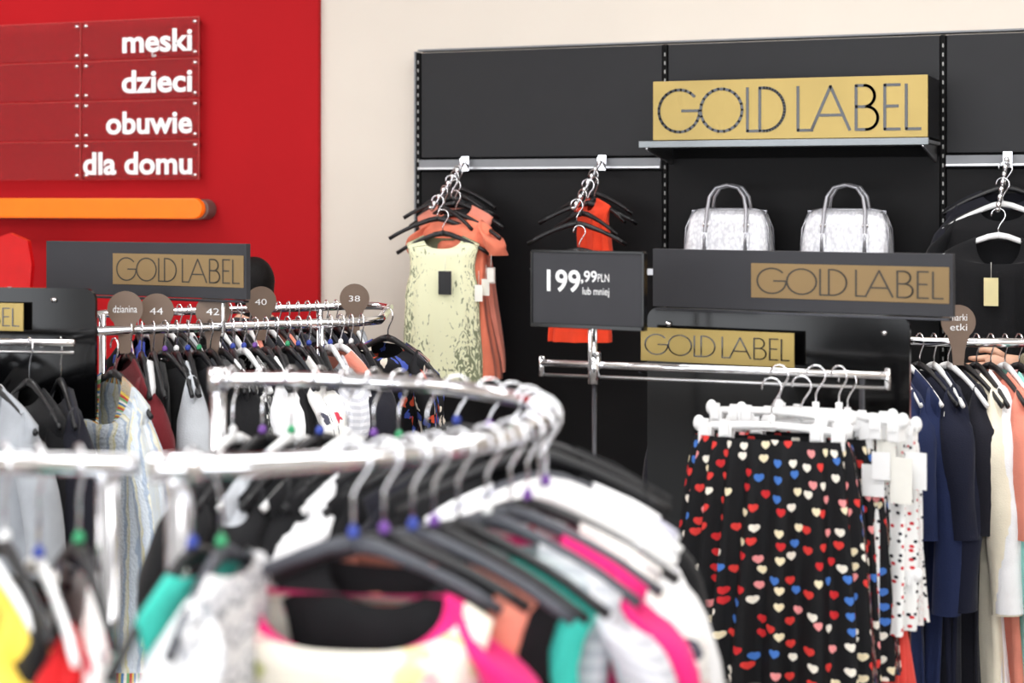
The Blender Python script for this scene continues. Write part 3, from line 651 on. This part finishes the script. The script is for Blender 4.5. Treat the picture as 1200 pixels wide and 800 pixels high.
# ---------------------------------------------------------------- people
skin = mat('skin', (214, 168, 142), .5, var=.04); hair = mat('dark_hair', (12, 9, 9), .65, var=.3, nscale=60, bump=.6, bscale=200, spec=.2)
eye_w = mat('eye_white', (235, 235, 232), .3); eye_d = mat('eye_dark', (35, 22, 18), .2); lip = mat('lips', (176, 86, 84), .5)
shoe = mat('shoe_leather', (30, 26, 26), .4)
def person(name, M, S, top, leg, armsL, armsR, lean=0.0, hairlen=.12):
    """S scales a 1.65 m figure; faces local -y. arms: (elbow, wrist) in unscaled metres"""
    root = bpy.data.objects.new(name, None); sc.collection.objects.link(root)
    J = {'pel': (0, 0, .93), 'waist': (0, -.0, 1.06), 'chest': (0, -lean*.4, 1.24), 'nb': (0, -lean*.7, 1.385), 'nk': (0, -lean*.85-.008, 1.45), 'hd': (0, -lean-.01, 1.49)}
    for sx, nm, ar in ((1, 'L', armsL), (-1, 'R', armsR)):
        J['hip'+nm] = (sx*.09, 0, .86); J['kn'+nm] = (sx*.095, -.015, .48); J['an'+nm] = (sx*.095, .015, .08); J['to'+nm] = (sx*.105, -.14, .035)
        J['cl'+nm] = (sx*.09, -lean*.6, 1.355); J['sh'+nm] = (sx*.175, -lean*.6, 1.33); J['el'+nm] = ar[0]; J['wr'+nm] = ar[1]
    names = list(J); E = [('pel', 'waist'), ('waist', 'chest'), ('chest', 'nb'), ('nb', 'nk'), ('nk', 'hd')]
    for nm in 'LR': E += [('pel', 'hip'+nm), ('hip'+nm, 'kn'+nm), ('kn'+nm, 'an'+nm), ('an'+nm, 'to'+nm), ('nb', 'cl'+nm), ('cl'+nm, 'sh'+nm), ('sh'+nm, 'el'+nm), ('el'+nm, 'wr'+nm)]
    rad = {'pel': .135, 'waist': .12, 'chest': .135, 'nb': .075, 'nk': .05, 'hd': .05, 'hip': .09, 'kn': .06, 'an': .04, 'to': .035, 'cl': .06, 'sh': .06, 'el': .05, 'wr': .036}
    me = bpy.data.meshes.new('b'); me.from_pydata([tuple(Vector(J[k])*S) for k in names], [(names.index(a), names.index(b_)) for a, b_ in E], [])
    ob = bpy.data.objects.new('b', me); sc.collection.objects.link(ob)
    sk = ob.modifiers.new('s', 'SKIN'); sk.use_smooth_shade = True; ob.modifiers.new('u', 'SUBSURF').levels = 2
    for i, k in enumerate(names):
        q = k[:-1] if k[-1] in 'LR' else k; r_ = rad[q]*S
        me.skin_vertices[0].data[i].radius = (r_, r_*(.85 if q in ('pel', 'waist', 'chest') else 1)); me.skin_vertices[0].data[i].use_root = (k == 'pel')
    dg = bpy.context.evaluated_depsgraph_get(); m2 = bpy.data.meshes.new_from_object(ob.evaluated_get(dg)); bpy.data.objects.remove(ob)
    m2.name = 'body'; m2.materials.clear()
    for x in (top, leg, skin, shoe): m2.materials.append(x)
    m2.transform(M)
    Mi = M.inverted()
    for p in m2.polygons:
        c = (Mi @ p.center)/S
        armd = abs(c.x) > .2 or c.y < -.25
        p.material_index = 2 if (c.z > 1.42 and not armd) else 0 if (c.z > .9 or armd) else 3 if c.z < .09 else 1
        p.use_smooth = True
    bo = bpy.data.objects.new('body', m2); sc.collection.objects.link(bo); bo.parent = root
    mb = MB(); hc = Vector((0, -lean-.02, 1.555))
    MS = M @ Matrix.Scale(S, 4) @ Matrix.Translation(hc)
    def face(p):
        q = p.copy()
        if q.z < -.02: q.x *= 1+.9*(q.z+.02)/.11*.45; q.y = q.y*(1+.2*(q.z+.02)/.11) if q.y > 0 else q.y
        if q.y < -.04 and abs(q.x) < .016 and -.035 < q.z < .02: q.y -= .018*(1-abs(q.x)/.016)*(1-(q.z+.035)/.06)+.004
        return q
    mb.ellipsoid((0, 0, 0), (.074, .09, .108), skin, MS, 40, 32, face)
    for sx in (-1, 1):
        mb.ellipsoid((sx*.03, -.079, .004), (.012, .007, .007), eye_w, MS, 12, 8); mb.ellipsoid((sx*.03, -.0845, .004), (.005, .003, .005), eye_d, MS, 10, 6)
        mb.ellipsoid((sx*.075, .005, -.005), (.008, .016, .028), skin, MS, 12, 8); mb.tube([(sx*.016, -.088, .022), (sx*.03, -.088, .027), (sx*.045, -.078, .022)], .0025, hair, MS, seg=6)
    mb.ellipsoid((0, -.084, -.052), (.022, .008, .007), lip, MS, 14, 8)
    mb.obj('head', parent=root)
    mb = MB()
    def hr(p):
        q = p.copy()
        if q.y < -.02:
            if q.z < .055: q.y = max(q.y, -.035)
        if q.z < 0: q.z = q.z*hairlen/.06*(1 if q.y > -.02 else .55); q.x *= .98
        return q
    mb.ellipsoid((0, .012, .018), (.092, .104, .112), hair, MS, 40, 28, hr); mb.obj('hair', parent=root)
    for nm, ar in (('left', armsL), ('right', armsR)):
        mb = MB(); w = Vector(ar[1]); d = (w-Vector(ar[0])).normalized(); sgn = 1 if nm == 'left' else -1
        MH = M @ Matrix.Scale(S, 4)
        mb.tube([w-d*.015, w+d*.02, w+d*.055, w+d*.088], [.024, .032, .038, .034], skin, MH, seg=14, flat=.5)
        up2 = Vector((0, 0, 1))-d*d.z; up2.normalize(); sd = d.cross(up2)
        for i, ln in enumerate((.066, .076, .071, .056)):
            o = (i-1.5)*.019; b0 = w+d*.075+up2*o
            mb.tube([b0, b0+d*ln*.45, b0+d*ln*.75+sd*.012*sgn, b0+d*ln*.92+sd*.03*sgn], [.0095, .009, .008, .0065], skin, MH, seg=10)
        b0 = w+d*.03+up2*.024
        mb.tube([b0, b0+d*.025+up2*.022, b0+d*.05+up2*.028+sd*.01*sgn, b0+d*.068+up2*.026+sd*.02*sgn], [.012, .011, .0095, .008], skin, MH, seg=10)
        mb.obj(nm+'_hand', parent=root)
    return root
person('shopper', frame(-.925, 6.15, 0, 180+15), .82, F['charcoal'], F['navy'], ((.22, -.04, 1.06), (.2, -.24, 1.0)), ((-.22, -.02, 1.05), (-.21, -.2, .98)), lean=.05, hairlen=.13)
person('shopper', frame(1.83, 5.26, 0, -90+4), 1.0, F['olive'], F['dnavy'], ((.2, -.1, 1.13), (.15, -.34, 1.10)), ((-.23, -.02, 1.07), (-.2, -.16, .9)), lean=.03, hairlen=.2)

# ---------------------------------------------------------------- lights
w = bpy.data.worlds.new('daylight'); sc.world = w; w.use_nodes = True
bg = w.node_tree.nodes['Background']; bg.inputs[0].default_value = (.93, .96, 1, 1); bg.inputs[1].default_value = 6.0
for i, (x, y) in enumerate(((-2.6, -1.6), (1.4, -1.7), (4.6, -1.9), (-2.6, -4.4), (1.4, -4.4), (4.6, -4.6), (1.4, -7.2))):
    l = bpy.data.lights.new('added_ceiling_light', 'AREA'); l.shape = 'RECTANGLE'; l.size = 2.4; l.size_y = .7; l.energy = 52 if i < 3 else 58; l.color = (1, .99, .98)  # unseen ceiling lamps, added because the closed room needs interior light
    o = bpy.data.objects.new('added_ceiling_light', l); sc.collection.objects.link(o); o.location = (x, y, H-.07)
    mb = MB()
    for dx, dy, a, b_ in ((0, .37, 2.5, .04), (0, -.37, 2.5, .04), (1.23, 0, .04, .74), (-1.23, 0, .04, .74)): mb.box((x+dx, y+dy, H-.03), (a, b_, .06), white_pl)
    mb.obj('added_light_housing')  # frame added around the unseen lamp

# ---------------------------------------------------------------- camera
cd = bpy.data.cameras.new('camera'); co = bpy.data.objects.new('camera', cd); sc.collection.objects.link(co)
co.location = CAM; co.rotation_euler = (math.pi/2, 0, YAW)
cd.lens = 60; cd.sensor_width = 36; cd.shift_y = -170/1200; cd.clip_start = .05
cd.dof.use_dof = True; cd.dof.focus_distance = 5.0; cd.dof.aperture_fstop = 2.8
sc.camera = co
sc.view_settings.view_transform = 'Standard'
